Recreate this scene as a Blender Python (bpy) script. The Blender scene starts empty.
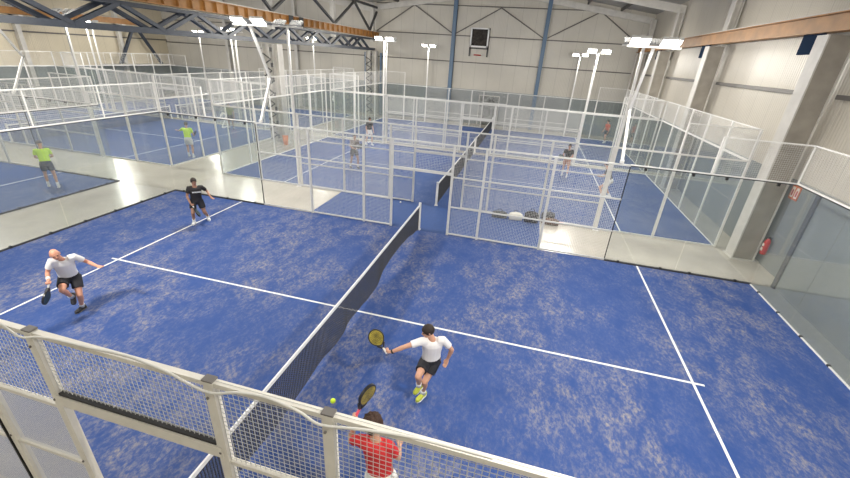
import bpy, bmesh, math, random
from mathutils import Vector as V, Matrix, noise
random.seed(7)
SC = bpy.context.scene
COL = SC.collection
PI = math.pi

# ------------------------------------------------------------------ materials
def mat(name, col, rough=.5, metal=0, spec=None, noise_amt=0, noise_scale=8, bump=0, bump_scale=40, emit=None, estr=0):
    m = bpy.data.materials.new(name); m.use_nodes = True
    nt = m.node_tree; b = nt.nodes['Principled BSDF']
    b.inputs['Base Color'].default_value = (*col, 1); b.inputs['Roughness'].default_value = rough
    b.inputs['Metallic'].default_value = metal
    if spec is not None: b.inputs['Specular IOR Level'].default_value = spec
    if noise_amt:
        tc = nt.nodes.new('ShaderNodeTexCoord'); n = nt.nodes.new('ShaderNodeTexNoise'); n.inputs['Scale'].default_value = noise_scale
        n.inputs['Detail'].default_value = 5
        r = nt.nodes.new('ShaderNodeValToRGB')
        r.color_ramp.elements[0].position = .3; r.color_ramp.elements[1].position = .7
        r.color_ramp.elements[0].color = (*[c*(1-noise_amt) for c in col], 1)
        r.color_ramp.elements[1].color = (*[min(1, c*(1+noise_amt)) for c in col], 1)
        nt.links.new(tc.outputs['Object'], n.inputs['Vector']); nt.links.new(n.outputs['Fac'], r.inputs['Fac'])
        nt.links.new(r.outputs['Color'], b.inputs['Base Color'])
    if bump:
        n = nt.nodes.new('ShaderNodeTexNoise'); n.inputs['Scale'].default_value = bump_scale
        bp = nt.nodes.new('ShaderNodeBump'); bp.inputs['Strength'].default_value = bump; bp.inputs['Distance'].default_value = .01
        tc = nt.nodes.new('ShaderNodeTexCoord'); nt.links.new(tc.outputs['Object'], n.inputs['Vector'])
        nt.links.new(n.outputs['Fac'], bp.inputs['Height']); nt.links.new(bp.outputs['Normal'], b.inputs['Normal'])
    if emit:
        b.inputs['Emission Color'].default_value = (*emit, 1); b.inputs['Emission Strength'].default_value = estr
    return m

def turf_mat(name, blue, sand, amount):
    m = bpy.data.materials.new(name); m.use_nodes = True; nt = m.node_tree; L = nt.links.new; N = nt.nodes.new
    b = nt.nodes['Principled BSDF']; b.inputs['Roughness'].default_value = .75; b.inputs['Specular IOR Level'].default_value = .25
    tc = N('ShaderNodeTexCoord')
    mp = N('ShaderNodeMapping'); mp.inputs['Rotation'].default_value = (0, 0, .5); mp.inputs['Scale'].default_value = (1, .62, 1)
    L(tc.outputs['Object'], mp.inputs['Vector'])
    big = N('ShaderNodeTexNoise'); big.inputs['Scale'].default_value = .42; big.inputs['Detail'].default_value = 3; L(tc.outputs['Object'], big.inputs['Vector'])
    mid = N('ShaderNodeTexNoise'); mid.inputs['Scale'].default_value = 2.6; mid.inputs['Detail'].default_value = 8; mid.inputs['Roughness'].default_value = .68; L(mp.outputs['Vector'], mid.inputs['Vector'])
    fine = N('ShaderNodeTexNoise'); fine.inputs['Scale'].default_value = 15; fine.inputs['Detail'].default_value = 6; fine.inputs['Roughness'].default_value = .75; L(mp.outputs['Vector'], fine.inputs['Vector'])
    def rng(src, a, c):
        r = N('ShaderNodeMapRange'); r.inputs['From Min'].default_value = a; r.inputs['From Max'].default_value = c; r.interpolation_type = 'SMOOTHSTEP'; L(src, r.inputs['Value']); return r.outputs['Result']
    def mul(x, y, op='MULTIPLY'):
        q = N('ShaderNodeMath'); q.operation = op
        for i, s in enumerate((x, y)):
            if isinstance(s, (int, float)): q.inputs[i].default_value = s
            else: L(s, q.inputs[i])
        return q.outputs[0]
    patch = mul(mul(rng(big.outputs['Fac'], .37, .6), .75), .25, 'ADD')
    clump = mul(rng(mid.outputs['Fac'], .33, .68), patch)
    speck = mul(mul(rng(fine.outputs['Fac'], .40, .66), .9), .1, 'ADD')
    fac = mul(mul(clump, speck), amount)
    base = N('ShaderNodeMix'); base.data_type = 'RGBA'
    base.inputs['A'].default_value = (*[c*.86 for c in blue], 1); base.inputs['B'].default_value = (*[c*1.14 for c in blue], 1)
    L(mid.outputs['Fac'], base.inputs['Factor'])
    mx = N('ShaderNodeMix'); mx.data_type = 'RGBA'; L(fac, mx.inputs['Factor']); L(base.outputs['Result'], mx.inputs['A']); mx.inputs['B'].default_value = (*sand, 1)
    L(mx.outputs['Result'], b.inputs['Base Color'])
    bp = N('ShaderNodeBump'); bp.inputs['Strength'].default_value = .25; bp.inputs['Distance'].default_value = .01
    f2 = N('ShaderNodeTexNoise'); f2.inputs['Scale'].default_value = 120; L(tc.outputs['Object'], f2.inputs['Vector']); L(f2.outputs['Fac'], bp.inputs['Height']); L(bp.outputs['Normal'], b.inputs['Normal'])
    return m

def panel_mat(name, col, axis, rough=.42, seam=1.15, rib=.06):
    """profiled wall sheet: fine vertical ribs with wider panel seams"""
    m = bpy.data.materials.new(name); m.use_nodes = True; nt = m.node_tree; L = nt.links.new; N = nt.nodes.new
    b = nt.nodes['Principled BSDF']; b.inputs['Roughness'].default_value = rough
    tc = N('ShaderNodeTexCoord'); sp = N('ShaderNodeSeparateXYZ'); L(tc.outputs['Object'], sp.inputs[0])
    def math_(op, a, c=None, d=None):
        q = N('ShaderNodeMath'); q.operation = op
        for i, s in enumerate((a, c, d)):
            if s is None: continue
            if isinstance(s, (int, float)): q.inputs[i].default_value = s
            else: L(s, q.inputs[i])
        return q.outputs[0]
    c = sp.outputs[axis]
    fr = math_('FRACT', math_('DIVIDE', c, seam)); sm = math_('LESS_THAN', fr, .02)
    wv = math_('SINE', math_('MULTIPLY', c, 2*PI/rib/2))
    n = N('ShaderNodeTexNoise'); n.inputs['Scale'].default_value = .35; n.inputs['Detail'].default_value = 4; L(tc.outputs['Object'], n.inputs['Vector'])
    r = N('ShaderNodeValToRGB'); r.color_ramp.elements[0].position = .3; r.color_ramp.elements[1].position = .7
    r.color_ramp.elements[0].color = (*[x*.9 for x in col], 1); r.color_ramp.elements[1].color = (*[x*1.06 for x in col], 1); L(n.outputs['Fac'], r.inputs[0])
    mx = N('ShaderNodeMix'); mx.data_type = 'RGBA'; L(math_('MULTIPLY', sm, .45), mx.inputs['Factor']); L(r.outputs[0], mx.inputs['A']); mx.inputs['B'].default_value = (*[x*.45 for x in col], 1)
    L(mx.outputs['Result'], b.inputs['Base Color'])
    bp = N('ShaderNodeBump'); bp.inputs['Strength'].default_value = .35; bp.inputs['Distance'].default_value = .012; L(wv, bp.inputs['Height']); L(bp.outputs['Normal'], b.inputs['Normal'])
    return m

def glass_mat():
    m = bpy.data.materials.new('court_glass'); m.use_nodes = True; nt = m.node_tree; nt.nodes.clear(); N = nt.nodes.new; L = nt.links.new
    o = N('ShaderNodeOutputMaterial'); t = N('ShaderNodeBsdfTransparent'); t.inputs[0].default_value = (.972, .985, .98, 1)
    g = N('ShaderNodeBsdfGlossy'); g.inputs['Roughness'].default_value = .03; g.inputs[0].default_value = (1, 1, 1, 1)
    d = N('ShaderNodeBsdfDiffuse'); d.inputs[0].default_value = (.55, .57, .56, 1)
    f = N('ShaderNodeFresnel'); ge = N('ShaderNodeNewGeometry'); mr = N('ShaderNodeMapRange'); mr.inputs['To Min'].default_value = 1.45; mr.inputs['To Max'].default_value = 1/1.45; L(ge.outputs['Backfacing'], mr.inputs['Value']); L(mr.outputs[0], f.inputs[0])
    a = N('ShaderNodeMixShader'); L(f.outputs[0], a.inputs[0]); L(t.outputs[0], a.inputs[1]); L(g.outputs[0], a.inputs[2])
    c = N('ShaderNodeMixShader'); c.inputs[0].default_value = .045; L(a.outputs[0], c.inputs[1]); L(d.outputs[0], c.inputs[2])
    L(c.outputs[0], o.inputs[0]); return m

M = dict(
    white=mat('white_painted_steel', (.78, .77, .74), .4, noise_amt=.05),
    cream=mat('cream_painted_steel', (.78, .755, .68), .45, noise_amt=.05),
    black=mat('black_rubber', (.015, .015, .016), .6),
    grey=mat('grey_cap_plastic', (.16, .15, .14), .6),
    line=mat('white_court_line', (.74, .75, .74), .8, noise_amt=.1, noise_scale=20),
    netblack=mat('black_net_cord', (.04, .042, .05), .85),
    netband=mat('white_net_band', (.80, .80, .79), .7),
    fence=mat('off_white_fence_steel', (.60, .60, .58), .45, noise_amt=.06),
    wire=mat('galvanised_wire', (.68, .68, .66), .45),
    glass=glass_mat(),
    floor=mat('beige_concrete', (.50, .47, .41), .24, noise_amt=.1, noise_scale=.9),
    beam=mat('orange_crane_steel', (.36, .17, .045), .5, noise_amt=.2, noise_scale=2),
    navy=mat('navy_truss_steel', (.030, .042, .066), .4, noise_amt=.15),
    bluecol=mat('blue_painted_steel', (.085, .15, .24), .45),
    lightsteel=mat('light_grey_steel', (.58, .56, .52), .5, noise_amt=.08, noise_scale=3),
    brownsteel=mat('brown_grey_steel', (.30, .275, .235), .55, noise_amt=.15, noise_scale=2),
    darksteel=mat('dark_grey_steel', (.07, .07, .07), .5),
    girt=mat('dark_girt_steel', (.13, .12, .11), .5),
    roof=mat('pale_roof_sheet', (.36, .35, .33), .5, noise_amt=.08, noise_scale=2),
    lamp=mat('lit_lens', (1, 1, 1), .4, emit=(1, .95, .86), estr=38),
    lampbody=mat('grey_lamp_housing', (.45, .45, .44), .4),
    skin=mat('skin', (.56, .31, .21), .55), skin_dark=mat('tanned_skin', (.36, .19, .125), .55),
    skin_pink=mat('flushed_skin', (.62, .30, .20), .5),
    w_shirt=mat('white_cotton', (.76, .75, .76), .85), b_shirt=mat('black_cotton', (.018, .016, .018), .8),
    shorts=mat('black_shorts', (.016, .016, .022), .75), navyshorts=mat('navy_shorts', (.02, .03, .06), .8),
    wshorts=mat('white_shorts', (.72, .72, .70), .8),
    red=mat('red_cotton', (.55, .015, .02), .8), neon=mat('neon_yellow_shirt', (.56, .86, .02), .7),
    olive=mat('olive_cotton', (.20, .24, .07), .8), greyshirt=mat('grey_brown_cotton', (.16, .14, .14), .8),
    hair=mat('dark_brown_hair', (.022, .013, .009), .7), curly=mat('brown_curly_hair', (.04, .017, .009), .75, bump=.8, bump_scale=60),
    shoe_y=mat('yellow_shoe', (.48, .53, .06), .55), shoe_b=mat('black_shoe', (.03, .03, .035), .6), shoe_w=mat('white_shoe', (.8, .8, .8), .5),
    eye=mat('dark_eye', (.02, .015, .012), .3), lip=mat('lips', (.38, .14, .11), .5),
    gold=mat('gold_racket_face', (.27, .22, .035), .4, noise_amt=.5, noise_scale=14), rk=mat('black_racket_frame', (.02, .02, .022), .35),
    rkblue=mat('dark_teal_racket_face', (.02, .055, .075), .4), grip=mat('white_grip', (.75, .74, .72), .7), pink=mat('pink_band', (.85, .12, .18), .7),
    ball=mat('tennis_ball_felt', (.62, .85, .05), .9), reds=mat('red_paint', (.5, .03, .025), .5), orange=mat('orange_plastic', (.8, .22, .03), .5),
    signw=mat('white_sign_face', (.8, .75, .68), .5), bagk=mat('black_bag_cloth', (.02, .02, .024), .8), bagg=mat('dark_grey_bag_cloth', (.06, .065, .06), .8),
    bagw=mat('white_bag_cloth', (.7, .68, .6), .8), bagbrown=mat('brown_bag_cloth', (.12, .07, .045), .8),
    dirty=mat('dark_court_edge', (.05, .05, .055), .7), plate=mat('matt_navy_plate', (.010, .026, .06), .9, spec=.1), cable=mat('white_cable', (.68, .67, .62), .5),
)
M['turf'] = turf_mat('worn_blue_turf', (.027, .069, .242), (.30, .275, .26), 1.0)
M['turf2'] = turf_mat('blue_turf', (.034, .078, .235), (.25, .265, .31), .6)
M['mat'] = mat('plain_blue_mat', (.026, .072, .235), .75, noise_amt=.06)
M['wall_y'] = panel_mat('beige_wall_sheet_along_x', (.555, .525, .46), 'X')
M['wall_x'] = panel_mat('beige_wall_sheet_along_y', (.57, .53, .455), 'Y', rough=.38)
M['band'] = mat('grey_green_concrete', (.215, .235, .235), .45, noise_amt=.1, noise_scale=.8)

# ------------------------------------------------------------------ mesh builder
class MB:
    def __init__(s): s.v = []; s.f = []; s.mi = []; s.cur = 0; s.sm = []
    def add(s, vs, fs, smooth=False):
        o = len(s.v); s.v += [tuple(x) for x in vs]
        for f in fs: s.f.append(tuple(i+o for i in f)); s.mi.append(s.cur); s.sm.append(smooth)
    def box(s, a, b):
        x0, y0, z0 = a; x1, y1, z1 = b
        s.add([(x0,y0,z0),(x1,y0,z0),(x1,y1,z0),(x0,y1,z0),(x0,y0,z1),(x1,y0,z1),(x1,y1,z1),(x0,y1,z1)],
              [(0,3,2,1),(4,5,6,7),(0,1,5,4),(1,2,6,5),(2,3,7,6),(3,0,4,7)])
    def bar(s, p, q, w, h, up=(0,0,1)):
        p, q = V(p), V(q); d = (q-p).normalized(); up = V(up)
        if abs(d.dot(up)) > .98: up = V((0,1,0))
        a = d.cross(up).normalized()*w/2; b = a.normalized().cross(d).normalized()*h/2
        s.add([p-a-b, p+a-b, p+a+b, p-a+b, q-a-b, q+a-b, q+a+b, q-a+b],
              [(0,1,2,3),(7,6,5,4),(0,4,5,1),(1,5,6,2),(2,6,7,3),(3,7,4,0)])
    def tube(s, pts, rs, n=10, smooth=True, cap=True):
        pts = [V(p) for p in pts]
        if isinstance(rs, (int, float)): rs = [rs]*len(pts)
        rings = []; prev = None
        for i, p in enumerate(pts):
            d = (pts[min(i+1, len(pts)-1)]-pts[max(i-1, 0)]).normalized()
            u = V((0,0,1)) if abs(d.z) < .9 else V((1,0,0))
            if prev is not None: u = prev
            a = d.cross(u).normalized(); b = a.cross(d).normalized(); prev = b
            rings.append([p+(a*math.cos(2*PI*k/n)+b*math.sin(2*PI*k/n))*rs[i] for k in range(n)])
        s.loft(rings, smooth, cap)
    def loft(s, rings, smooth=True, cap=True):
        n = len(rings[0]); vs = [x for r in rings for x in r]; fs = []
        for i in range(len(rings)-1):
            for k in range(n):
                fs.append((i*n+k, i*n+(k+1)%n, (i+1)*n+(k+1)%n, (i+1)*n+k))
        if cap: fs.append(tuple(range(n))[::-1]); fs.append(tuple((len(rings)-1)*n+k for k in range(n)))
        s.add(vs, fs, smooth)
    def capsule(s, p, q, r1, r2, n=12):
        p, q = V(p), V(q); d = q-p
        if d.length < 1e-6: d = V((0,0,1e-3)); q = p+d
        d.normalize(); u = V((0,0,1)) if abs(d.z) < .9 else V((1,0,0)); a = d.cross(u).normalized(); b = a.cross(d)
        rings = []
        for t in (-85, -60, -30, 0): c = p+d*r1*math.sin(math.radians(t)); r = r1*math.cos(math.radians(t)); rings.append([c+(a*math.cos(2*PI*k/n)+b*math.sin(2*PI*k/n))*r for k in range(n)])
        for t in (0, 30, 60, 85): c = q+d*r2*math.sin(math.radians(t)); r = r2*math.cos(math.radians(t)); rings.append([c+(a*math.cos(2*PI*k/n)+b*math.sin(2*PI*k/n))*r for k in range(n)])
        s.loft(rings)
    def ellipsoid(s, c, ax, n=18, m=12):
        """ax: three axis vectors (scaled)"""
        c = V(c); rings = []
        for i in range(1, m):
            t = PI*i/m
            rings.append([c+ax[0]*math.sin(t)*math.cos(2*PI*k/n)+ax[1]*math.sin(t)*math.sin(2*PI*k/n)-ax[2]*math.cos(t) for k in range(n)])
        s.loft(rings)
    def mesh(s, name, mats):
        me = bpy.data.meshes.new(name); me.from_pydata(s.v, [], s.f)
        for m in (mats if isinstance(mats, (list, tuple)) else [mats]): me.materials.append(m)
        me.polygons.foreach_set('material_index', s.mi); me.polygons.foreach_set('use_smooth', s.sm); me.update()
        bm = bmesh.new(); bm.from_mesh(me); bmesh.ops.recalc_face_normals(bm, faces=bm.faces); bm.to_mesh(me); bm.free()
        return me
    def build(s, name, mats, parent=None, loc=(0,0,0), rz=0):
        return link(name, s.mesh(name, mats), parent, loc, rz)

def link(name, me, parent=None, loc=(0,0,0), rz=0):
    o = bpy.data.objects.new(name, me); COL.objects.link(o); o.parent = parent; o.location = loc; o.rotation_euler = (0, 0, rz); return o
def tag(o, label, cat, group=None, kind=None):
    o['label'] = label; o['category'] = cat
    if group: o['group'] = group
    if kind: o['kind'] = kind
    return o
def thing(name, label, cat, loc=(0,0,0), rz=0, group=None):
    o = bpy.data.objects.new(name, None); COL.objects.link(o); o.location = loc; o.rotation_euler = (0, 0, rz); o.empty_display_size = .2
    return tag(o, label, cat, group)
def struct(o): o['kind'] = 'structure'; return o
CACHE = {}
def cached(key, fn):
    if key not in CACHE: CACHE[key] = fn()
    return CACHE[key]

# ------------------------------------------------------------------ court kit
def wire_mesh(w, h, pitch=.05, d=.0045):
    """welded wire panel in the xz plane, origin at lower left"""
    def f():
        b = MB()
        def w3(p, q, off, ax):
            p, q = V(p), V(q); r = d/2*1.1
            dirs = [V((math.cos(a), math.sin(a), 0)) if ax == 'z' else V((0, math.cos(a), math.sin(a))) for a in (PI/2, PI/2+2.094, PI/2+4.189)]
            o = V((0, off, 0))
            b.add([p+o+k*r for k in dirs]+[q+o+k*r for k in dirs], [(0,1,4,3),(1,2,5,4),(2,0,3,5)])
        n = round(w/pitch)
        for i in range(n+1): w3((i*w/n, 0, 0), (i*w/n, 0, h), -.0022, 'z')
        m = round(h/pitch)
        for j in range(m+1): w3((0, 0, j*h/m), (w, 0, j*h/m), .0022, 'x')
        return b.mesh('wire_panel', M['wire'])
    return cached(('wire', w, h, pitch, d), f)
def boxmesh(name, a, b, m):
    def f():
        k = MB(); k.box(a, b); return k.mesh(name, m)
    return cached((name, tuple(a), tuple(b), m.name), f)

def side_fence(loc, rz, label, panoramic, row, near=False):
    """local x along the court side (-6..6), y = outward"""
    t = thing('side_fence', label, 'fence', loc, rz, 'mesh side fences of the courts')
    W = M['cream'] if near else M['fence']
    xs = (-1.95, -.91, .97, 2.0, 4) if near else (-4, -2, -1, 1, 2, 4) if panoramic else (-6, -4, -2, -1, 1, 2, 4, 6)
    L0, L1 = (-.91, .97) if near else (-1, 1)
    for x in xs:
        b = MB(); w, d = (.046, .032) if near else (.035, .03)
        b.box((x-w, -d, 0), (x+w, d, 3.02)); o = b.build('fence_post', W, t)
        if near:
            c = MB(); c.box((x-w-.003, -d-.003, 3.02), (x+w+.003, d+.003, 3.035)); c.build('post_cap', M['grey'], o)
            for z in (2.85, 2.2, 1.3):
                c = MB(); c.tube([(x-.02, -d, z), (x-.02, -d-.012, z)], .012, 8); c.build('bolt', M['grey'], o)
    segs = [(-4,-1.95), (-1.95,-.91), (.97,2.0), (2.0,4)] if near else [(-6,-4), (-4,-2), (-2,-1), (1,2), (2,4), (4,6)]
    for a, c in segs:
        if near and c < 0:
            link('mesh_panel', wire_mesh(c-a, .86, d=.0056), t, (a, 0, 2.12)); link('fine_mesh_panel', wire_mesh(c-a, 2.06, pitch=.02, d=.0045), t, (a, 0, .03))
        else: link('mesh_panel', wire_mesh(c-a, 3, d=.0056 if near else .0045), t, (a, 0, .02))
    zh = 2.14 if near else 2.05; zt = zh+(.13 if near else .08)
    link('mesh_panel', wire_mesh(L1-L0, 3-zt, d=.0056 if near else .0045), t, (L0, 0, zt))
    b = MB(); e = 4 if near else 6; b.box((-e, -.026, 2.97), (e, .026, 3.018)); b.build('top_rail', W, t)
    for z, nm in ((2.08 if near else 2.0, 'middle_rail'), (1.22 if near else 1.0, 'middle_rail'), (.05, 'bottom_rail')):
        for a, c in ((-e, L0), (L1, e)):
            b = MB(); b.box((a, -.022, z-.022), (c, .022, z+.022)); b.build(nm, W, t)
    b = MB(); b.box((L0, -.04, zh), (L1, .04, zt)); b.build('door_header', W, t)
    if near:
        b = MB(); b.box((L0+.06, -.03, zt+.003), (L1-.06, .02, zt+.03)); b.build('rubber_strip', M['black'], t)
        b = MB(); b.box((-2.03, -.045, 0), (-2.01, .04, 2.0)); b.build('rubber_strip', M['black'], t)
    return t

def glass_end(loc, rz, label, panoramic, pale=False):
    """local: back glass at x=0 along y (0..10), court lies towards -x, side wings along x=-4..0"""
    t = thing('glass_end_wall', label, 'glass wall', loc, rz, 'glass end walls of the courts')
    G, Wm = M['glass'], M['white']
    T = .012
    for i in range(5):
        link('glass_pane', boxmesh('glass_pane', (-T/2, .012, .03), (T/2, 1.988, 2.98), G), t, (0, i*2, 0))
        link('mesh_panel', wire_mesh(2, .97), t, (0, i*2, 3.03), PI/2)
    for y in (0, 10):
        for k in range(2):
            link('glass_pane', boxmesh('side_pane', (.012, -T/2, .03), (1.988, T/2, 2.98), G), t, (-4+2*k, y, 0))
        link('mesh_panel', wire_mesh(2, .97), t, (-2, y, 3.03))
        b = MB(); b.box((-4, y-.02, 2.975), (.02, y+.02, 2.998)); b.build('rubber_edge', M['black'] if panoramic else M['white'], t)
        b = MB(); b.box((-4, y-.02, 3.0), (.02, y+.02, 3.03)); b.build('glass_rail', Wm, t)
        b = MB(); b.box((-4, y-.025, -.0), (.02, y+.025, .045)); b.build('base_channel', M['dirty'] if panoramic else M['white'], t)
        b = MB(); b.box((-2, y-.015, 3.97), (.015, y+.015, 4.0)); b.build('top_rail', Wm, t)
        b = MB(); b.box((-2.02, y-.02, 3.03), (-1.98, y+.02, 4.0)); b.build('mesh_post', Wm, t)
    b = MB(); b.box((-.02, 0, 2.975), (.02, 10, 2.998)); b.build('rubber_edge', M['black'] if panoramic else M['white'], t)
    b = MB(); b.box((-.022, 0, 3.0), (.022, 10, 3.035)); b.build('glass_rail', Wm, t)
    b = MB(); b.box((-.02, 0, 0), (.02, 10, .025 if pale else .045)); b.build('base_channel', M['dirty'] if panoramic and not pale else M['white'], t)
    b = MB(); b.box((-.015, 0, 3.97), (.015, 10, 4.0)); b.build('top_rail', Wm, t)
    for i in range(6):
        b = MB(); z0 = 3.035 if panoramic else 0
        w = .016 if panoramic else .03
        b.box((-w, i*2-w, z0), (w, i*2+w, 4.0)); b.build('mesh_post', Wm, t)
    if panoramic:
        for y in (0, 10):
            b = MB(); b.box((-4.012, y-.012, .03), (-3.99, y+.012, 3.0)); b.build('end_trim', M['black'], t)
        ck = boxmesh('glass_clip', (-.03, -.026, -.03), (.03, .026, .04), M['black'])
        for y in [k+.5 for k in range(0, 10)]:
            link('glass_clip', ck, t, (0, y, .0 if pale else .03))
        for x in (-3.6, -2.4, -1.6, -.4):
            for y in (0, 10): link('glass_clip', ck, t, (x, y, .03)); link('glass_clip', ck, t, (x, y, 2.93))
    else:
        for y in (0, 10):
            for x in (-4, -2):
                b = MB(); b.box((x-.04, y-.04, 0), (x+.04, y+.04, 3.0 if x == -4 else 3.03)); b.build('side_post', Wm, t)
    return t

BOT = [(10, .02), (9.55, .12), (8.6, .28), (7.9, .33), (7.2, .33), (6.6, .28), (6.04, .03), (5.5, .04), (5.1, .09), (4.4, .14), (4.18, .02), (3.85, .01), (3.2, .10), (2.6, .05), (1.8, .02), (1, .10), (0, .03)]
def bot(y, wavy):
    if not wavy: return .03
    for (a, za), (b, zb) in zip(BOT, BOT[1:]):
        if a >= y >= b:
            t = (a-y)/(a-b); t = t*t*(3-2*t); return za+(zb-za)*t
    return .03
def net(loc, label, wavy=False):
    t = thing('court_net', label, 'net', loc, 0, 'black court nets')
    top = lambda y: .88+.04*abs(y-5)/5
    def nm():
        b = MB(); w = .0085
        ys = [0.02+i*.045 for i in range(222)]
        for y in ys:
            b.bar((0, y, bot(y, wavy)), (0, y, top(y)), w, w, (0, 1, 0))
        for j in range(20):
            for i in range(0, 220, 2):
                y0, y1 = ys[i], ys[i+2] if i+2 < len(ys) else ys[-1]
                f = j/19
                z0 = bot(y0, wavy)*(1-f)+top(y0)*f; z1 = bot(y1, wavy)*(1-f)+top(y1)*f
                b.bar((0, y0, z0), (0, y1, z1), w, w)
        return b.mesh('net_mesh', M['netblack'])
    link('net_mesh', cached(('net', wavy), nm), t)
    b = MB(); n = 24
    vs = []; 
    for i in range(n+1):
        y = 10*i/n; z = top(y); vs.append([(-.012, y, z-.055), (.012, y, z-.055), (.012, y, z+.012), (-.012, y, z+.012)])
    b.loft(vs, False); b.build('net_band', M['netband'], t)
    b = MB(); b.tube([(0, 10*i/60, bot(10*i/60, wavy)) for i in range(61)], .008, 6); b.build('bottom_cord', M['netblack'], t)
    for y in (-.04, 10.04):
        b = MB(); b.box((-.04, y-.03, 0), (.04, y+.03, .98)); b.box((-.06, y-.05, 0), (.06, y+.05, .03)); b.build('net_post', Wcol, t)
    b = MB(); b.box((-.016, 4.975, .02), (-.0135, 5.025, .86)); b.build('centre_strap', M['netband'], t) if wavy is None else None
    return t
Wcol = M['white']

def court_surface(loc, label, m):
    t = thing('court_surface', label, 'court', loc, 0, 'blue playing surfaces of the courts')
    b = MB(); b.box((-10, 0, -.03), (10, 10, 0)); b.build('turf', m, t)
    L = .05
    for x in (-6.95, 6.95): k = MB(); k.box((x-L/2, .02, 0), (x+L/2, 9.98, .003)); k.build('service_line', M['line'], t)
    k = MB(); k.box((-7.15, 5-L/2, 0), (7.15, 5+L/2, .0034)); k.build('centre_line', M['line'], t)
    return t

def floodlight(parent, c, face, tilt=34, power=150):
    """c: local centre; face: +1/-1 (light looks towards +y/-y of the parent)"""
    b = MB(); w, h, d = .46, .26, .06
    rot = Matrix.Rotation(math.radians(90-tilt)*-face, 4, 'X')   # tips the lens downwards
    def tr(k):
        k.v = [tuple(rot @ V(p)+V(c)) for p in k.v]
    y0, y1 = (0, d) if face < 0 else (-d, 0)
    b.box((-w/2, y0, -h/2), (w/2, y1, h/2))
    for i in range(5): b.box((-w/2+.04+i*.085, y0+(d if face < 0 else -.03), -h/2+.02), (-w/2+.06+i*.085, y0+(d+.03 if face < 0 else 0), h/2-.02))
    tr(b); o = b.build('floodlight', M['lampbody'], parent)
    e = MB(); yy = -.006*1 if face < 0 else .006
    e.box((-w/2+.02, min(0, yy), -h/2+.02), (w/2-.02, max(0, yy), h/2-.02)); tr(e); e.build('lens', M['lamp'], o)
    return rot

def light_mast(x, y, face, label, kinked):
    t = thing('light_mast', label, 'light mast', (x, y, 0), 0, 'floodlight masts around the courts')
    b = MB(); s = -face    # outward direction
    if kinked:
        b.box((-.05, -.04, 3.035), (.05, .04, 3.12)); b.bar((0, 0, 3.05), (0, s*.78, 4.42), .07, .07); b.bar((0, s*.78, 4.38), (0, s*.0, 5.92), .07, .07)
        ty, tz = 0, 5.93
    else:
        b.bar((0, s*.13, 0), (0, s*.13, 6.05), .075, .075); b.box((-.1, s*.13-.1, 0), (.1, s*.13+.1, .02)); ty, tz = s*.13, 6.05
    b.build('mast_pole', M['white'], t)
    k = MB(); k.box((-.62, ty-.03, tz), (.62, ty+.03, tz+.05)); k.box((-.37, ty-.02, tz+.05), (-.33, ty+.02, tz+.12)); k.box((.33, ty-.02, tz+.05), (.37, ty+.02, tz+.12)); k.build('crossbar', M['white'], t)
    for dx in (-.35, .35):
        floodlight(t, (dx, ty+face*.08, tz+.13), face)
    ld = bpy.data.lights.new('flood_beam', 'AREA'); ld.shape = 'RECTANGLE'; ld.size = .95; ld.size_y = .25; ld.energy = FLOOD*(1.5 if kinked and face > 0 else 1); ld.color = (1, .96, .88)
    lo = bpy.data.objects.new('flood_beam', ld); COL.objects.link(lo); lo.location = (x, y+ty+face*.16, tz+.12)
    d = V((0, face*.8, -.62)); lo.rotation_euler = d.to_track_quat('-Z', 'Y').to_euler()
    return t
FLOOD = 420

# ------------------------------------------------------------------ the six courts
XC = {0: 0.0, 1: -22.8}; YR = {0: 0.0, 1: 12.65, 2: 23.3}
NAMES = {(0,0): 'nearest court', (0,1): 'middle right-hand court', (0,2): 'farthest right-hand court',
         (1,0): 'front left-hand court', (1,1): 'middle left-hand court', (1,2): 'farthest left-hand court'}
for (c, r), nm in NAMES.items():
    X, Y = XC[c], YR[r]; pano = r == 0
    court_surface((X, Y, 0), f'blue turf with white lines of the {nm}' + (', worn pale in patches' if (c, r) == (0, 0) else ''), M['turf'] if c == 0 and r == 0 else M['turf2'])
    if not (c == 1 and r == 0): net((X, Y, 0), f'black net with white top band across the {nm}', (c, r) == (0, 0))
    if (c, r) == (0, 0):
        side_fence((X, Y-.08, 0), 0, 'cream mesh fence in the foreground, seen from above over its top rail', True, r, near=True)
    elif not (c == 1 and r == 0):
        side_fence((X, Y, 0), 0, f'white mesh fence along the near side of the {nm}', pano, r)
    side_fence((X, Y+10, 0), 0, f'white mesh fence along the far side of the {nm}', pano, r)
    glass_end((X+10, Y, 0), 0, f'clear glass end wall with mesh above, at the right end of the {nm}', pano, c == 0)
    if c == 0 or r > 0:
        g = glass_end((X-10, Y+10, 0), PI, f'clear glass end wall with mesh above, at the left end of the {nm}', pano)
    for sx, sn in ((-5.75, 'left'), (5.75, 'right')):
        for yy, face, fn in ((Y, 1, 'near'), (Y+10, -1, 'far')):
            x = X+sx if pano else X+(sx > 0 and 6.05 or -6.05)
            if pano and yy == Y and c == 0:
                light_mast(x, yy, face, f'bent white floodlight mast at the near {sn} of the {nm}', True)
            elif pano and yy == Y: continue
            else:
                light_mast(x, yy, face, f"{'bent' if pano else 'straight'} white floodlight mast at the {fn} {sn} of {nm}", pano)
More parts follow.
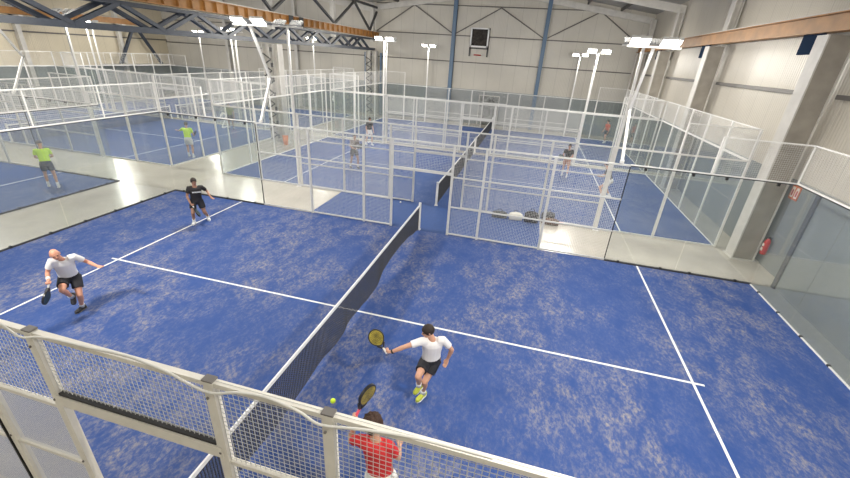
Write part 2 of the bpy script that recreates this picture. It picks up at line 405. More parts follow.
# numerals on the glass
def numeral(ch, loc, rz, h, label):
    st = {'2': [[(0, .78), (.08, .93), (.28, 1), (.48, .93), (.56, .76), (.5, .58), (.3, .36), (.1, .18), (0, .0), (.58, .0)]], '4': [[(.45, 0), (.45, 1), (0, .3), (.6, .3)]]}[ch]
    b = MB()
    for s in st:
        for p, q in zip(s, s[1:]): b.bar((p[0]*h, 0, p[1]*h), (q[0]*h, 0, q[1]*h), .008, .12*h, (0, 0, 1) if p[1] != q[1] else (0, 0, 1))
    o = b.build('court_number', M['netband'], None, loc, rz); tag(o, label, 'number')
numeral('2', (-12.77, 16.2, 1.28), PI/2, .72, 'white number 2 on the end glass of the middle left-hand court')
numeral('4', (-9.97, 23.5, 2.2), PI/2, .45, 'small white number 4 on the end glass of the farthest right-hand court')

# ------------------------------------------------------------------ hall shell
XL, XR, XM, YB, YF = -34.9, 11.0, -11.9, 35.5, -7.0
b = MB(); b.box((XL-.3, YF-.3, -.3), (XR+.3, YB+.3, -.03)); o = struct(b.build('floor', M['floor']))
b = MB()   # corridor topping is flush with the turf
b.box((-12.8, YF, -.03), (-10, YB, 0)); b.box((10, 10.05, -.03), (XR, YB, 0)); b.box((XL, YF, -.03), (-32.8, YB, 0))
for x0, x1 in ((-10, 10), (-32.8, -12.8)):
    b.box((x0, YF, -.03), (x1, 0, 0)); b.box((x0, 22.65, -.03), (x1, 23.3, 0)); b.box((x0, 33.3, -.03), (x1, YB, 0)); b.box((x0, 10, -.03), (x1, 12.65, 0))
struct(b.build('floor_walkway', M['floor']))
b = MB(); b.box((10, YF, -.03), (XR, 10.05, 0)); struct(b.build('floor_strip', mat('reflection_grey_floor', (.27, .28, .27), .4, noise_amt=.08)))  # grey of the glass reflection put into the colour of this floor strip
b = MB(); b.box((-4.1, 10.0, 0), (4.05, 12.65, .006)); tag(b.build('blue_mat', M['mat']), 'plain blue matting across the walkway between the two nearest right-hand courts', 'mat')
def wall(name, a, b_, z0, z1, m, th=.2, ax='y'):
    k = MB()
    if ax == 'y': k.box((a, b_, z0), (th[0], th[1], z1))
    return k
k = MB(); k.box((XL-.2, YB, 2.92), (XR+.2, YB+.2, 12.5)); struct(k.build('wall_back', M['wall_y']))
k = MB(); k.box((XL-.2, YB-.03, 0), (XR+.2, YB+.2, 2.92)); struct(k.build('wall_back_base', M['band']))
k = MB(); k.box((XR+.02, YF, 2.75), (XR+.2, YB, 12)); struct(k.build('wall_right', M['wall_x']))
k = MB(); k.box((XR-.02, 10.05, 0), (XR+.2, YB, 2.75)); k.box((10.6, YF, 0), (XR+.2, 10.05, 2.75)); struct(k.build('wall_right_base', M['band']))
k = MB(); k.box((10.55, 9.93, 0), (10.61, 10.07, 2.75)); struct(k.build('trim_1', mat('dark_wall_trim', (.07, .075, .08), .6)))
k = MB(); k.box((XL-.2, YF, 2.85), (XL-.02, YB, 12)); struct(k.build('wall_left', panel_mat('warm_wall_sheet', (.62, .55, .41), 'Y')))
k = MB(); k.box((XL-.2, YF, 0), (XL+.02, YB, 2.85)); struct(k.build('wall_left_base', M['band']))
k = MB(); k.box((XL-.2, YF-.2, 0), (XR+.2, YF, 12.5)); struct(k.build('wall_front', M['wall_y']))
RIDGE1, EAVE = -.6, 9.35
def roof(x0, xr, x1, z0, zr, z1, name):
    k = MB(); t = .12
    k.add([(x0, YF-.2, z0), (xr, YF-.2, zr), (x1, YF-.2, z1), (x0, YF-.2, z0+t), (xr, YF-.2, zr+t), (x1, YF-.2, z1+t),
           (x0, YB+.2, z0), (xr, YB+.2, zr), (x1, YB+.2, z1), (x0, YB+.2, z0+t), (xr, YB+.2, zr+t), (x1, YB+.2, z1+t)],
          [(0,6,7,1),(1,7,8,2),(3,4,10,9),(4,5,11,10),(0,3,9,6),(2,8,11,5),(0,1,4,3),(1,2,5,4),(6,9,10,7),(7,10,11,8)])
    return struct(k.build(name, M['roof']))
roof(XM, RIDGE1, XR+.2, EAVE, 11.0, EAVE-.1, 'ceiling_right_bay'); roof(XL-.2, -23.4, XM, EAVE, 11.0, EAVE, 'ceiling_left_bay')
zr = lambda x: (EAVE+(11.0-EAVE)*(x-XM)/(RIDGE1-XM)) if x < RIDGE1 else (11.0-(11.0-EAVE+.1)*(x-RIDGE1)/(XR+.2-RIDGE1))
zl = lambda x: 11.0-(11.0-EAVE)*abs(x+23.4)/11.5
# purlins and rafters
pi_ = 0
for x in (-9.5, -7, -4.5, -2, 1, 3.5, 6, 8.5):
    k = MB(); k.box((x-.04, YF, zr(x)-.28), (x+.04, YB, zr(x)-.06)); o = k.build('roof_purlin', M['girt']); tag(o, f"dark roof purlin, number {['one','two','three','four','five','six','seven','eight'][pi_]} from the central girder", 'purlin', 'roof purlins'); pi_ += 1
def rafter(y, pts, label):
    k = MB()
    for (xa, za), (xb, zb) in zip(pts, pts[1:]):
        k.bar((xa, y, za), (xb, y, zb), .16, .42, (0, 0, 1))
    tag(k.build('roof_rafter', M['lightsteel']), label, 'rafter', 'sloping roof rafters')
for y, nm in ((35.3, 'flat against the far end wall'), (28.05, 'first frame in front of the far end wall'), (20.05, 'frame above the middle courts'), (12.1, 'frame above the walkway')):
    rafter(y, [(-11.9, EAVE-.45), (RIDGE1, 10.5), (XR-.05, EAVE-.55)], f'pale sloping roof rafter, {nm}, right-hand bay')
    rafter(y, [(XL, EAVE-.5), (-23.4, 10.45), (-11.95, EAVE-.5)], f'pale sloping roof rafter, {nm}, left-hand bay')
# back wall steel: girts, columns, bracing
GR = 'dark rails on the walls'
for z, nm in ((5.1, 'lower'), (7.15, 'upper')):
    k = MB(); k.box((-11.5, YB-.1, z-.04), (XR-.5, YB, z+.04)); tag(k.build('wall_rail', M['girt']), f'{nm} dark horizontal rail on the right half of the far end wall', 'rail', GR)
    k = MB(); k.box((XL, YB-.1, z-.04), (-12.5, YB, z+.04)); tag(k.build('wall_rail', M['girt']), f'{nm} dark horizontal rail on the left half of the far end wall', 'rail', GR)
k = MB(); k.box((-11.5, YB-.1, 9.33), (7.5, YB-.02, 9.4)); tag(k.build('wall_rail', M['girt']), 'topmost dark horizontal rail on the far end wall under the roof', 'rail', GR)
for y0, y1, nm in ((12.6, 19.8, 'second bay'), (20.7, 27.7, 'third bay'), (28.5, 35.0, 'farthest bay'), (-6.8, 11.7, 'nearest bay')):
    k = MB(); k.box((XR-.1, y0, 5.02), (XR+.02, y1, 5.14)); tag(k.build('wall_rail', M['girt']), f'dark horizontal rail on the right-hand wall, {nm}', 'rail', GR)
k = MB(); k.box((XL, YF, 5.2), (XL+.1, YB, 5.3)); tag(k.build('wall_rail', M['girt']), 'long dark horizontal rail on the left-hand wall', 'rail', GR)
for x, lab, h in ((-4.39, 'left of the scoreboard', 10.3), (3.2, 'right of the scoreboard', 10.4), (-19.6, 'in the middle of the left half', 10), (-27.3, 'near the left corner', 10)):
    k = MB(); k.box((x-.16, YB-.34, 0), (x+.16, YB-.30, h)); k.box((x-.16, YB-.08, 0), (x+.16, YB-.04, h)); k.box((x-.02, YB-.3, 0), (x+.02, YB-.08, h))
    tag(k.build('steel_column', M['bluecol'] if x > -10 else M['lightsteel']), f"{'blue' if x > -10 else 'pale'} steel column on the far end wall, {lab}", 'column', 'columns on the far end wall')
k = MB(); pts = [(-11.4, 7.2), (-8.0, 9.3), (-4.39, 7.2), (-.6, 9.3), (3.2, 7.2), (7.1, 9.3), (10.3, 7.2)]
for (xa, za), (xb, zb) in zip(pts, pts[1:]): k.bar((xa, YB-.15, za), (xb, YB-.15, zb), .06, .08)
tag(k.build('wall_bracing', M['girt']), 'thin dark zigzag bracing across the far end wall', 'bracing')
# wall scoreboard / hoop
t = thing('basketball_hoop', 'small basketball backboard with red rim high on the far end wall', 'basketball hoop', (-2.15, YB-.12, 5.7))
k = MB(); k.box((-.78, -.1, .62), (-.66, -.02, 2.1)); k.box((.66, -.1, .62), (.78, -.02, 2.1)); k.box((-.78, -.1, 2.0), (.78, -.02, 2.1)); k.box((-.78, -.1, .62), (.78, -.02, .74)); k.build('board_frame', M['netband'], t)
k = MB(); k.box((-.66, -.07, .74), (.66, -.03, 2.0)); k.build('board_panel', mat('brown_board_glass', (.03, .024, .02), .8, noise_amt=.8, noise_scale=6), t)
k = MB(); k.box((-.8, -.06, -.1), (-.68, 0, .6)); k.box((.72, -.06, -.1), (.84, 0, 2.1)); k.box((-.8, -.06, .48), (.84, 0, .6)); k.build('bracket', M['darksteel'], t)
k = MB(); k.tube([(.27*math.cos(a), -.38+.27*math.sin(a), .02) for a in [2*PI*i/20 for i in range(21)]], .05, 6); k.box((-.05, -.15, -.02), (.05, 0, .06)); k.build('rim', M['reds'], t)

# right-hand columns, brackets and crane beam
for y, nm in ((11.8, 'nearest'), (19.9, 'second'), (27.9, 'third'), (34.3, 'farthest')):
    t = thing('steel_column', f'pale grey H-shaped steel column on the right-hand wall, {nm} one', 'column', (10.35, y, 0), 0, 'columns along the right-hand wall')
    k = MB(); k.box((-.15, 0, 0), (-.11, .5, 6.55)); k.box((.46, 0, 0), (.50, .5, 6.55)); k.build('flange', M['lightsteel'], t)
    k = MB(); k.box((-.11, .04, 0), (.46, .10, 6.55)); k.build('web', M['brownsteel'], t)
    k = MB(); k.box((-.2, -.05, 0), (.64, .55, .03)); k.build('base_plate', M['lightsteel'], t)
    k = MB(); k.box((.3, .02, 6.55), (.36, .48, 8.85)); k.box((.58, .02, 6.55), (.62, .48, 8.85)); k.box((.36, .2, 6.55), (.58, .26, 8.85)); k.build('upper_column', M['lightsteel'], t)
    k = MB(); k.box((.02, .55, 6.1), (.08, 1.5, 6.62)); k.build('side_plate', M['plate'], t)
def crane_beam(x, y0, y1, z0, label, ribs=False, hgt=.5, gaps=()):
    t = thing('crane_beam', label, 'beam', (x, y0, z0), 0, 'orange crane runway beams')
    L_ = y1-y0
    k = MB(); k.box((-.14, 0, 0), (.14, L_, .03)); k.box((-.14, 0, hgt-.03), (.14, L_, hgt)); k.box((-.012, 0, .03), (.012, L_, hgt-.03))
    if ribs:
        n = int(L_/.7)
        for i in range(n+1): k.box((-.13, i*.7, .03), (.13, i*.7+.03, hgt-.03))
    k.build('beam_body', M['beam'], t)
    k = MB(); k.box((-.04, 0, hgt), (.04, L_, hgt+.05)); k.build('crane_rail', M['lightsteel'], t)
    for g in gaps:
        k = MB(); k.box((.145, g-y0, -.02), (.17, g-y0+.45, hgt+.02)); k.build('dark_plate', M['black'], t)
crane_beam(10.38, 1.0, 35.2, 6.62, 'smooth orange crane beam along the right-hand wall', hgt=.46)
crane_beam(-11.15, 1.0, 35.2, 6.56, 'ribbed orange crane beam on top of the central truss', True, hgt=.45, gaps=(20.6, 21.7))
crane_beam(-34.2, 1.0, 32.0, 6.35, 'distant orange crane beam along the left-hand wall', hgt=.45)
for i, y in enumerate((6, 14, 22, 30)):
    k = MB(); k.box((XL+.02, y, 6.1), (-33.9, y+.3, 6.34)); k.box((XL+.02, y, 0), (XL+.35, y+.3, 9)); tag(k.build('wall_column', M['lightsteel']), f"pale column with corbel on the left-hand wall, {['nearest','second','third','farthest'][i]}", 'column', 'columns along the left-hand wall')
k = MB(); k.bar((-34.4, 31.3, 5.9), (-34.4, 29.4, 3.0), .24, .2); k.bar((-34.4, 32.0, 5.9), (-34.4, 33.9, 3.0), .24, .2); tag(k.build('wall_brace', M['navy']), 'dark inverted V brace on the left-hand wall', 'brace')
# mezzanine rail far left
t = thing('balcony', 'narrow balcony with white handrail in the far left corner', 'balcony', (-34.8, 27.6, 2.9))
k = MB(); k.box((0.0, 0, 0), (.9, 7.4, .12)); k.build('balcony_slab', M['lightsteel'], t)
k = MB(); k.tube([(.85, 0, 1.05), (.85, 7.3, 1.05)], .025, 6)
for i in range(6): k.tube([(.85, i*1.46, .12), (.85, i*1.46, 1.05)], .02, 6)
k.build('handrail', M['white'], t)

# central truss + lattice columns
t = thing('roof_truss', 'long navy lattice truss across the hall from the upper left', 'truss', (-11.65, 3.4, 5.55))
L_ = 31.4
for nm, z, hh in (('bottom_chord', 0, .2), ('top_chord', .85, .12)):
    k = MB(); k.box((-.3, 0, z), (-.16, L_, z+hh)); k.box((.16, 0, z), (.3, L_, z+hh)); k.build(nm, M['navy'], t)
sp = 1.75; n = int(L_/sp)
for side, off in ((-.1, 0.0), (.42, .45)):
    pass
for side, off in ((-.24, 0.0), (.24, .25)):
    for i in range(n):
        y0 = i*sp+off; y1 = min(y0+sp, L_)
        if i % 2 == 0: a, c = (side, y0, .9), (side, y1, .12)
        else: a, c = (side, y0, .12), (side, y1, .9)
        k = MB(); k.bar(a, c, .14, .14, (1, 0, 0)); k.build('diagonal', M['navy'], t)
def lattice_column(y, label, h, m2):
    t = thing('lattice_column', label, 'column', (-11.62, y, 0), 0, 'lattice columns in the central walkway')
    for x0, x1, nm in ((-.52, -.08, 0), (.12, .48, 1)):
        k = MB(); k.box((x0, -.25, 0), (x0+.03, .25, h)); k.box((x1-.03, -.25, 0), (x1, .25, h)); k.box((x0, -.02, 0), (x1, .02, h)); k.build('shaft', M['lightsteel'], t)
    z = .2; i = 0
    k = MB()
    while z < h-.5:
        k.bar((-.5, -.26, z), (.0, -.26, z+.3), .015, .07, (0, 0, 1)); k.bar((.0, -.26, z+.3), (-.5, -.26, z+.6), .015, .07, (0, 0, 1)); z += .6
    k.build('lacing', M['darksteel'], t)
    k = MB(); z = .3
    while z < h: k.box((-.10, -.2, z), (.14, .2, z+.22)); z += .8
    k.build('batten', M['darksteel'], t)
    k = MB(); k.box((-.6, -.35, 0), (.56, .35, .03)); k.build('base_plate', M['lightsteel'], t)
    if m2:
        for dx in (-.75, .75):
            q = MB(); q.bar((dx, .3, 0), (dx, .3, 5.4), .16, .16); q.build('brace_post', M['bluecol'], t)
lattice_column(19.7, 'pale lattice steel column rising beside the middle walkway', 5.5, False)
lattice_column(34.7, 'pale lattice steel column with blue posts by the far end wall', 5.5, True)
for y, nm in ((19.7, 'above the middle lattice column'), (27.2, 'between the two lattice columns'), (34.7, 'above the farthest lattice column')):
    k = MB(); k.box((-11.75, y-.15, 6.24), (-11.45, y+.15, EAVE-.1)); tag(k.build('upper_post', M['lightsteel']), f'pale upper post carrying the roof, {nm}', 'post', 'posts above the truss')
t = thing('eave_girder', 'dark W-braced girder above the central orange beam', 'girder', (-11.32, 4, 0))
k = MB(); k.box((-.1, 0, 8.85), (.1, 31, 9.0)); k.build('top_chord', M['darksteel'], t)
ys = [(2.0, 8.85), (5.2, 6.8), (8.5, 8.85), (11.6, 6.8), (14.8, 8.85), (18.3, 6.8), (22.5, 8.85)]
ys = [(y-4, z) for y, z in [(5, 8.85), (8, 7.1), (11, 8.85), (14, 7.1), (17, 8.85), (19.5, 7.1), (22.6, 8.85), (26.9, 7.1), (30.3, 8.85), (33.4, 7.1), (35, 8.6)]]
for (ya, za), (yb, zb) in zip(ys, ys[1:]):
    k = MB(); k.bar((0, ya, za), (0, yb, zb), .12, .16, (1, 0, 0)); k.build('diagonal', M['darksteel'], t)

# wall fittings
t = thing('fire_extinguisher', 'red fire extinguisher on the wall beside the nearest right-hand column', 'fire extinguisher', (10.86, 12.75, .35))
k = MB(); k.tube([(0, 0, 0), (0, 0, .03), (0, 0, .42), (0, 0, .5), (0, 0, .53)], [.07, .085, .085, .05, .025], 16); k.build('cylinder', M['reds'], t)
k = MB(); k.box((-.03, -.02, .53), (.03, .02, .58)); k.bar((0, -.02, .58), (0, -.12, .6), .02, .015); k.bar((0, -.02, .56), (0, -.1, .54), .02, .015); k.build('valve', M['black'], t)
k = MB(); k.tube([(0, .03, .55), (0, .12, .5), (0, .13, .3), (0, .11, .12)], .014, 8); k.build('hose', M['black'], t)
k = MB(); k.box((-.088, -.045, .12), (-.08, .045, .22)); k.box((-.088, -.045, .27), (-.08, .045, .36)); k.build('label_sticker', M['signw'], t)
t.location = (10.87, 11.6, .38)
t = thing('fire_sign', 'orange-red fire point sign with two white pictograms on the right-hand wall', 'sign', (10.955, 11.6, 2.22))
k = MB(); k.box((0, -.2, 0), (.02, .2, .42)); k.build('plate', mat('orange_red_sign', (.62, .16, .06), .5), t)
k = MB(); k.box((-.004, -.16, .05), (0, -.03, .36)); k.box((-.004, .04, .05), (0, .16, .36)); k.build('pictogram', M['signw'], t)
for p in ((-.1,), (.1,)):
    k = MB(); k.box((-.006, p[0]-.03, .1), (-.004, p[0]+.03, .28)); k.build('pictogram_mark', M['reds'], t)
# orange bin
t = thing('waste_bin', 'small orange bin at the foot of the middle lattice column', 'bin', (-11.0, 19.25, 0))
k = MB(); k.tube([(0, 0, 0), (0, 0, .5)], [.13, .17], 16, True); k.build('bin_body', M['orange'], t)
k = MB(); k.tube([(0, 0, .5), (0, 0, .54), (0, 0, .56)], [.18, .18, .08], 16); k.build('bin_lid', M['orange'], t)
# mural board behind the far net
t = thing('display_board', 'dark grey patterned board standing against the far end wall behind the nets', 'board', (-.75, 35.2, 0))
k = MB(); k.box((-.8, -.04, .05), (.9, .04, 2.5)); k.build('panel', mat('grey_patterned_print', (.16, .17, .16), .6, noise_amt=.85, noise_scale=3.5), t)
k = MB(); k.box((-.85, -.06, 0), (-.8, .06, 2.55)); k.box((.9, -.06, 0), (.95, .06, 2.55)); k.box((-.85, -.06, 2.5), (.95, .06, 2.55)); k.build('frame', M['lightsteel'], t)

# bags on the blue matting
GB = 'sports bags beside the fence'
def bag(x, y, rz, l, w, h, m, label, band=None):
    t = thing('sports_bag', label, 'bag', (x, y, .006), rz, GB)
    k = MB(); rings = []
    for i in range(9):
        u = i/8; s = .55+.45*math.sin(PI*u)**.5; xx = -l/2+l*u
        rings.append([V((xx, math.copysign(abs(math.cos(a))**.7, math.cos(a))*w/2*s, h/2+math.copysign(abs(math.sin(a))**.7, math.sin(a))*h/2*(s if math.sin(a) > 0 else 1))) for a in [2*PI*j/14 for j in range(14)]])
    k.loft(rings); k.build('bag_body', m, t)
    k = MB(); k.tube([(-l*.2, w*.2, h*.9), (-l*.1, w*.3, h*1.15), (l*.1, w*.3, h*1.15), (l*.2, w*.2, h*.9)], .012, 6); k.build('handle', M['bagk'], t)
    if band: k = MB(); k.tube([(l*.42, 0, h*.55), (l*.75, .02, h*.5), (l*.95, .04, h*.3)], [.03, .028, .02], 8); k.build('red_handle', band, t)
bag(2.55, 12.34, .1, .55, .3, .26, M['bagg'], 'dark grey bag on the blue matting, leftmost of the row of bags')
bag(3.15, 12.34, .1, .48, .3, .3, M['bagw'], 'off-white bag on the blue matting between two dark bags')
bag(3.72, 12.34, .0, .5, .34, .42, M['bagk'], 'tall black bag on the blue matting near the right end')
bag(4.42, 12.4, -.05, .62, .3, .24, M['bagbrown'], 'brown racket bag with a red handle on the pale floor', M['pink'])
bag(4.35, 13.0, .1, .5, .2, .28, M['bagk'], 'black bag just inside the court behind the brown bag')

# balls
def ball(p, label, m):
    k = MB(); k.ellipsoid((0, 0, 0), (V((.034, 0, 0)), V((0, .034, 0)), V((0, 0, .034))), 16, 10); o = k.build('padel_ball', m, None, p); tag(o, label, 'ball', 'padel balls')
ball((1.21, 1.4, 1.33), 'yellow-green ball in the air between the net and the foreground player', M['ball'])
ball((-1.4, 12.31, .04), 'pale ball lying on the blue matting by the far end of the nearest net', M['netband'])

# cable along the foreground fence
pts = [(-1.7, -.14, 3.12), (-1.35, -.15, 3.11), (-1.12, -.15, 3.08), (-.91, -.16, 3.0), (-.7, -.15, 3.045), (-.48, -.15, 3.075), (-.11, -.14, 3.08), (.25, -.13, 3.09), (.49, -.15, 3.09), (.66, -.15, 3.06), (.86, -.155, 3.0), (1.05, -.16, 2.98), (1.28, -.15, 3.05), (1.49, -.15, 3.085), (1.66, -.15, 3.07), (1.81, -.15, 3.03), (1.96, -.16, 2.975), (2.15, -.15, 3.0), (2.38, -.14, 3.04), (2.7, -.12, 3.06), (3.2, -.11, 3.06)]
def smooth_path(P, n=6):
    P = [V(p) for p in P]; out = []
    for i in range(len(P)-1):
        p0, p1, p2, p3 = P[max(i-1, 0)], P[i], P[i+1], P[min(i+2, len(P)-1)]
        for k in range(n):
            t = k/n; out.append(.5*((2*p1)+(p2-p0)*t+(2*p0-5*p1+4*p2-p3)*t*t+(3*p1-p0-3*p2+p3)*t**3))
    return out+[P[-1]]
k = MB(); k.tube(smooth_path(pts), .011, 8); tag(k.build('cable', M['cable']), 'white cable sagging along the foreground fence top rail', 'cable')

# ------------------------------------------------------------------ people
DG = None
def remeshed(mb, name, m, vox, parent, smooth=6):
    me = mb.mesh(name, m); o = link(name, me, parent)
    r = o.modifiers.new('r', 'REMESH'); r.mode = 'VOXEL'; r.voxel_size = vox; r.use_smooth_shade = True
    s = o.modifiers.new('s', 'SMOOTH'); s.iterations = smooth; s.factor = .5
    dg = bpy.context.evaluated_depsgraph_get(); ev = o.evaluated_get(dg); nm = bpy.data.meshes.new_from_object(ev)
    o.modifiers.clear(); o.data = nm; nm.materials.clear(); nm.materials.append(m)
    nm.polygons.foreach_set('use_smooth', [True]*len(nm.polygons)); nm.polygons.foreach_set('material_index', [0]*len(nm.polygons)); nm.update()
    bpy.data.meshes.remove(me)
    return o
def ring(c, a, b, n=18): return [c+a*math.cos(2*PI*k/n)+b*math.sin(2*PI*k/n) for k in range(n)]

def person(label, root, J, face, toes, skin, shirt, shorts, shoes, hair=None, hairstyle='short', vox=.011, socks=None, cap=None, grip=(), shirt_name='t_shirt', group=None, torso_fwd=None, sleeve=.62, wrist=None, sockh=.12, mark=False):
    J = {k: V(v) for k, v in J.items()}
    t = thing('person', label, 'person', (root[0], root[1], 0), 0, group)
    N_ = lambda v: v.normalized()
    face = N_(V(face)); lat = N_(J['shoulder_l']-J['shoulder_r']); hl = N_(J['hip_l']-J['hip_r'])
    hips = (J['hip_l']+J['hip_r'])/2; sh = (J['shoulder_l']+J['shoulder_r'])/2; neck = J['neck']; spine = N_(neck-hips)
    fwd = N_(spine.cross(lat));  fwd2 = N_(spine.cross(hl))
    if torso_fwd is None: torso_fwd = face
    if fwd.dot(V(torso_fwd)) < 0: fwd = -fwd
    if fwd2.dot(V(torso_fwd)) < 0: fwd2 = -fwd2
    low = hips-spine*.08; 
    def torso(k, top=True):
        P = lambda f: hips.lerp(neck, f)
        mixl = lambda f: N_(hl.lerp(lat, f)); mixf = lambda f: N_(fwd2.lerp(fwd, f))
        R = [(low, .12, .085, 0), (hips, .158, .112, 0), (P(.2), .15, .105, .2), (P(.42), .146, .1, .45), (P(.62), .155, .108, .7), (P(.82), .172, .11, 1), (P(.93), .15, .09, 1)]
        rings = [ring(c+mixf(u)*0, mixl(u)*(w+k), mixf(u)*(d+k)) for c, w, d, u in R]
        if top: rings.append(ring(P(1.0), lat*(.082+k*1.6), fwd*(.062+k)))
        return rings
    b = MB(); b.loft(torso(-.012))
    for s in 'lr':
        S, E, W, H = (J[f'{n}_{s}'] for n in ('shoulder', 'elbow', 'wrist', 'hand'))
        b.capsule(S+(neck-S)*.25-spine*.01, S, .043, .048); b.capsule(S, S.lerp(E, .4), .05, .046); b.capsule(S.lerp(E, .4), E, .046, .037)
        b.capsule(E, E.lerp(W, .3), .037, .04); b.capsule(E.lerp(W, .3), W, .040, .026)
        d = N_(H-W); side = N_(d.cross(spine)) if abs(d.dot(spine)) < .95 else lat; nrm = N_(side.cross(d))
        b.capsule(W, W+d*.03, .026, .026)
        for q in (-.022, 0, .022): b.capsule(W+d*.03+side*q*.6, W+d*.085+side*q, .018, .0155)
        g = s in grip
        for i, (q, ln) in enumerate(((-.03, .062), (-.01, .074), (.011, .07), (.031, .054))):
            p0 = W+d*.088+side*q
            if g:
                p1 = p0+nrm*.028+d*.018; p2 = p1+nrm*.022-d*.026; p3 = p2-d*.02-nrm*.012
            else:
                p1 = p0+d*ln*.5+nrm*.008; p2 = p1+d*ln*.32+nrm*.018; p3 = p2+d*ln*.15+nrm*.018
            b.capsule(p0, p1, .0095, .009, 8); b.capsule(p1, p2, .009, .0085, 8); b.capsule(p2, p3, .0085, .0075, 8)
        th = side*(-1 if s == 'r' else 1)
        q0 = W+d*.03+th*.02; q1 = q0+th*.022+d*.028+nrm*.008; q2 = q1+d*.03+nrm*(.022 if g else .006)
        b.capsule(q0, q1, .014, .0115, 8); b.capsule(q1, q2, .0115, .009, 8)
        Hp, K, A = (J[f'{n}_{s}'] for n in ('hip', 'knee', 'ankle'))
        b.capsule(Hp, Hp.lerp(K, .45), .088, .074); b.capsule(Hp.lerp(K, .45), K, .074, .054)
        cal = K.lerp(A, .3)-N_(V((toes[s][0], toes[s][1], 0)))*.012
        b.capsule(K, cal, .052, .055); b.capsule(cal, K.lerp(A, .75), .054, .038); b.capsule(K.lerp(A, .75), A, .038, .036)
        td = N_(V(toes[s])); sd_ = V((-td.y, td.x, 0)); sd_ = sd_.normalized() if sd_.length > .01 else lat; un_ = N_(sd_.cross(td)); un_ = -un_ if un_.z < 0 else un_
        b.capsule(A-un_*.02, A+td*.12-un_*.05, .034, .022)
    # head
    hc = J['head']; up = N_(N_(hc-neck)+V((0, 0, .8))); right = N_(face.cross(up)); up = N_(right.cross(face)); 
    b.capsule(neck-spine*.03, hc-up*.03-face*.015, .058, .052)
    b.ellipsoid(hc+up*.025-face*.01, (right*.074, face*.092, up*.092), 20, 14)
    b.ellipsoid(hc-up*.035+face*.018, (right*.058, face*.066, up*.075), 18, 12)
    b.capsule(hc+up*.018+face*.078, hc-up*.018+face*.098, .010, .015, 8)          # nose
    b.capsule(hc+up*.03+face*.074-right*.03, hc+up*.03+face*.074+right*.03, .012, .012, 8)  # brow
    b.capsule(hc-up*.085+face*.045, hc-up*.083+face*.05, .024, .022, 8)            # chin
    for q in (-1, 1): b.ellipsoid(hc+right*q*.076-face*.008, (right*.012, face*.02, up*.032), 10, 8)
    body = remeshed(b, 'body', skin, vox, t, 5)
    for q in (-1, 1):
        e = MB(); e.ellipsoid(hc+up*.012+face*.079+right*q*.03, (right*.013, face*.01, up*.008), 10, 8); e.build('eye', M['eye'], t)
    e = MB(); e.ellipsoid(hc-up*.048+face*.083, (right*.024, face*.008, up*.007), 10, 8); e.build('mouth', M['lip'], t)
    # hair / cap
    if hair is not None or cap is not None:
        e = MB(); n, m = 28, 18; rx, ry, rz_ = (.086, .106, .108) if hairstyle != 'curly' else (.105, .118, .12)
        rings = []
        cc = hc+up*.022-face*.012
        lim = 9 if cap is not None else 12
        for i in range(1, lim+1):
            th = PI*i/m; rr = []
            for k_ in range(n):
                a = 2*PI*k_/n; f = math.sin(a)  # + front
                th2 = th*(1-.38*max(0, f)**1.5) if cap is None else th
                dv = right*math.sin(th2)*math.cos(a)*rx+face*math.sin(th2)*math.sin(a)*ry+up*math.cos(th2)*rz_
                p = cc+dv
                if hairstyle == 'curly': p += dv.normalized()*.03*noise.noise(p*30)
                elif cap is None: p += dv.normalized()*.007*noise.noise(p*45)
                rr.append(p)
            rings.append(rr)
        rings.append([cc+(p-cc)*.8 for p in rings[-1]])
        e.loft(rings)
        if cap is not None:
            e.add([cc+right*(-.06)+face*.09+up*.02, cc+right*.06+face*.09+up*.02, cc+right*.045+face*.19, cc-right*.045+face*.19,
                   cc+right*(-.06)+face*.09+up*.012, cc+right*.06+face*.09+up*.012, cc+right*.045+face*.19-up*.008, cc-right*.045+face*.19-up*.008],
                  [(0,1,2,3),(7,6,5,4),(0,4,5,1),(1,5,6,2),(2,6,7,3),(3,7,4,0)])
        e.build('cap' if cap is not None else 'hair', cap if cap is not None else hair, t)
    # shirt
    s_ = MB(); R = torso(.012)[1:]; s_.loft(R)
    for s in 'lr':
        S, E = J[f'shoulder_{s}'], J[f'elbow_{s}']
        s_.tube([S.lerp(neck, .5)-spine*.012, S, S.lerp(E, .3), S.lerp(E, sleeve)], [.066, .066, .062, .060], 16); s_.capsule(neck.lerp(S, .45)-spine*.07, S-spine*.035+(neck-S)*.12, .085, .062)
    remeshed(s_, shirt_name, shirt, vox, t, 3)
    if mark:
        e = MB(); c0 = J['chest'].lerp(neck, .35)+fwd*.128
        for i in range(8): e.bar(c0+lat*(-.105+i*.03), c0+lat*(-.105+i*.03+.02), .006, .04, spine)
        e.build('chest_print', M['netband'], t)
    # shorts
    s_ = MB(); s_.loft([ring(low-spine*.02, hl*.12, fwd2*.09)]+torso(.016)[:3])
    for s in 'lr':
        Hp, K = J[f'hip_{s}'], J[f'knee_{s}']
        s_.tube([Hp+(hips-Hp)*.2, Hp, Hp.lerp(K, .35), Hp.lerp(K, .62)], [.095, .103, .1, .098], 18)
    remeshed(s_, 'shorts', shorts, vox, t, 3)
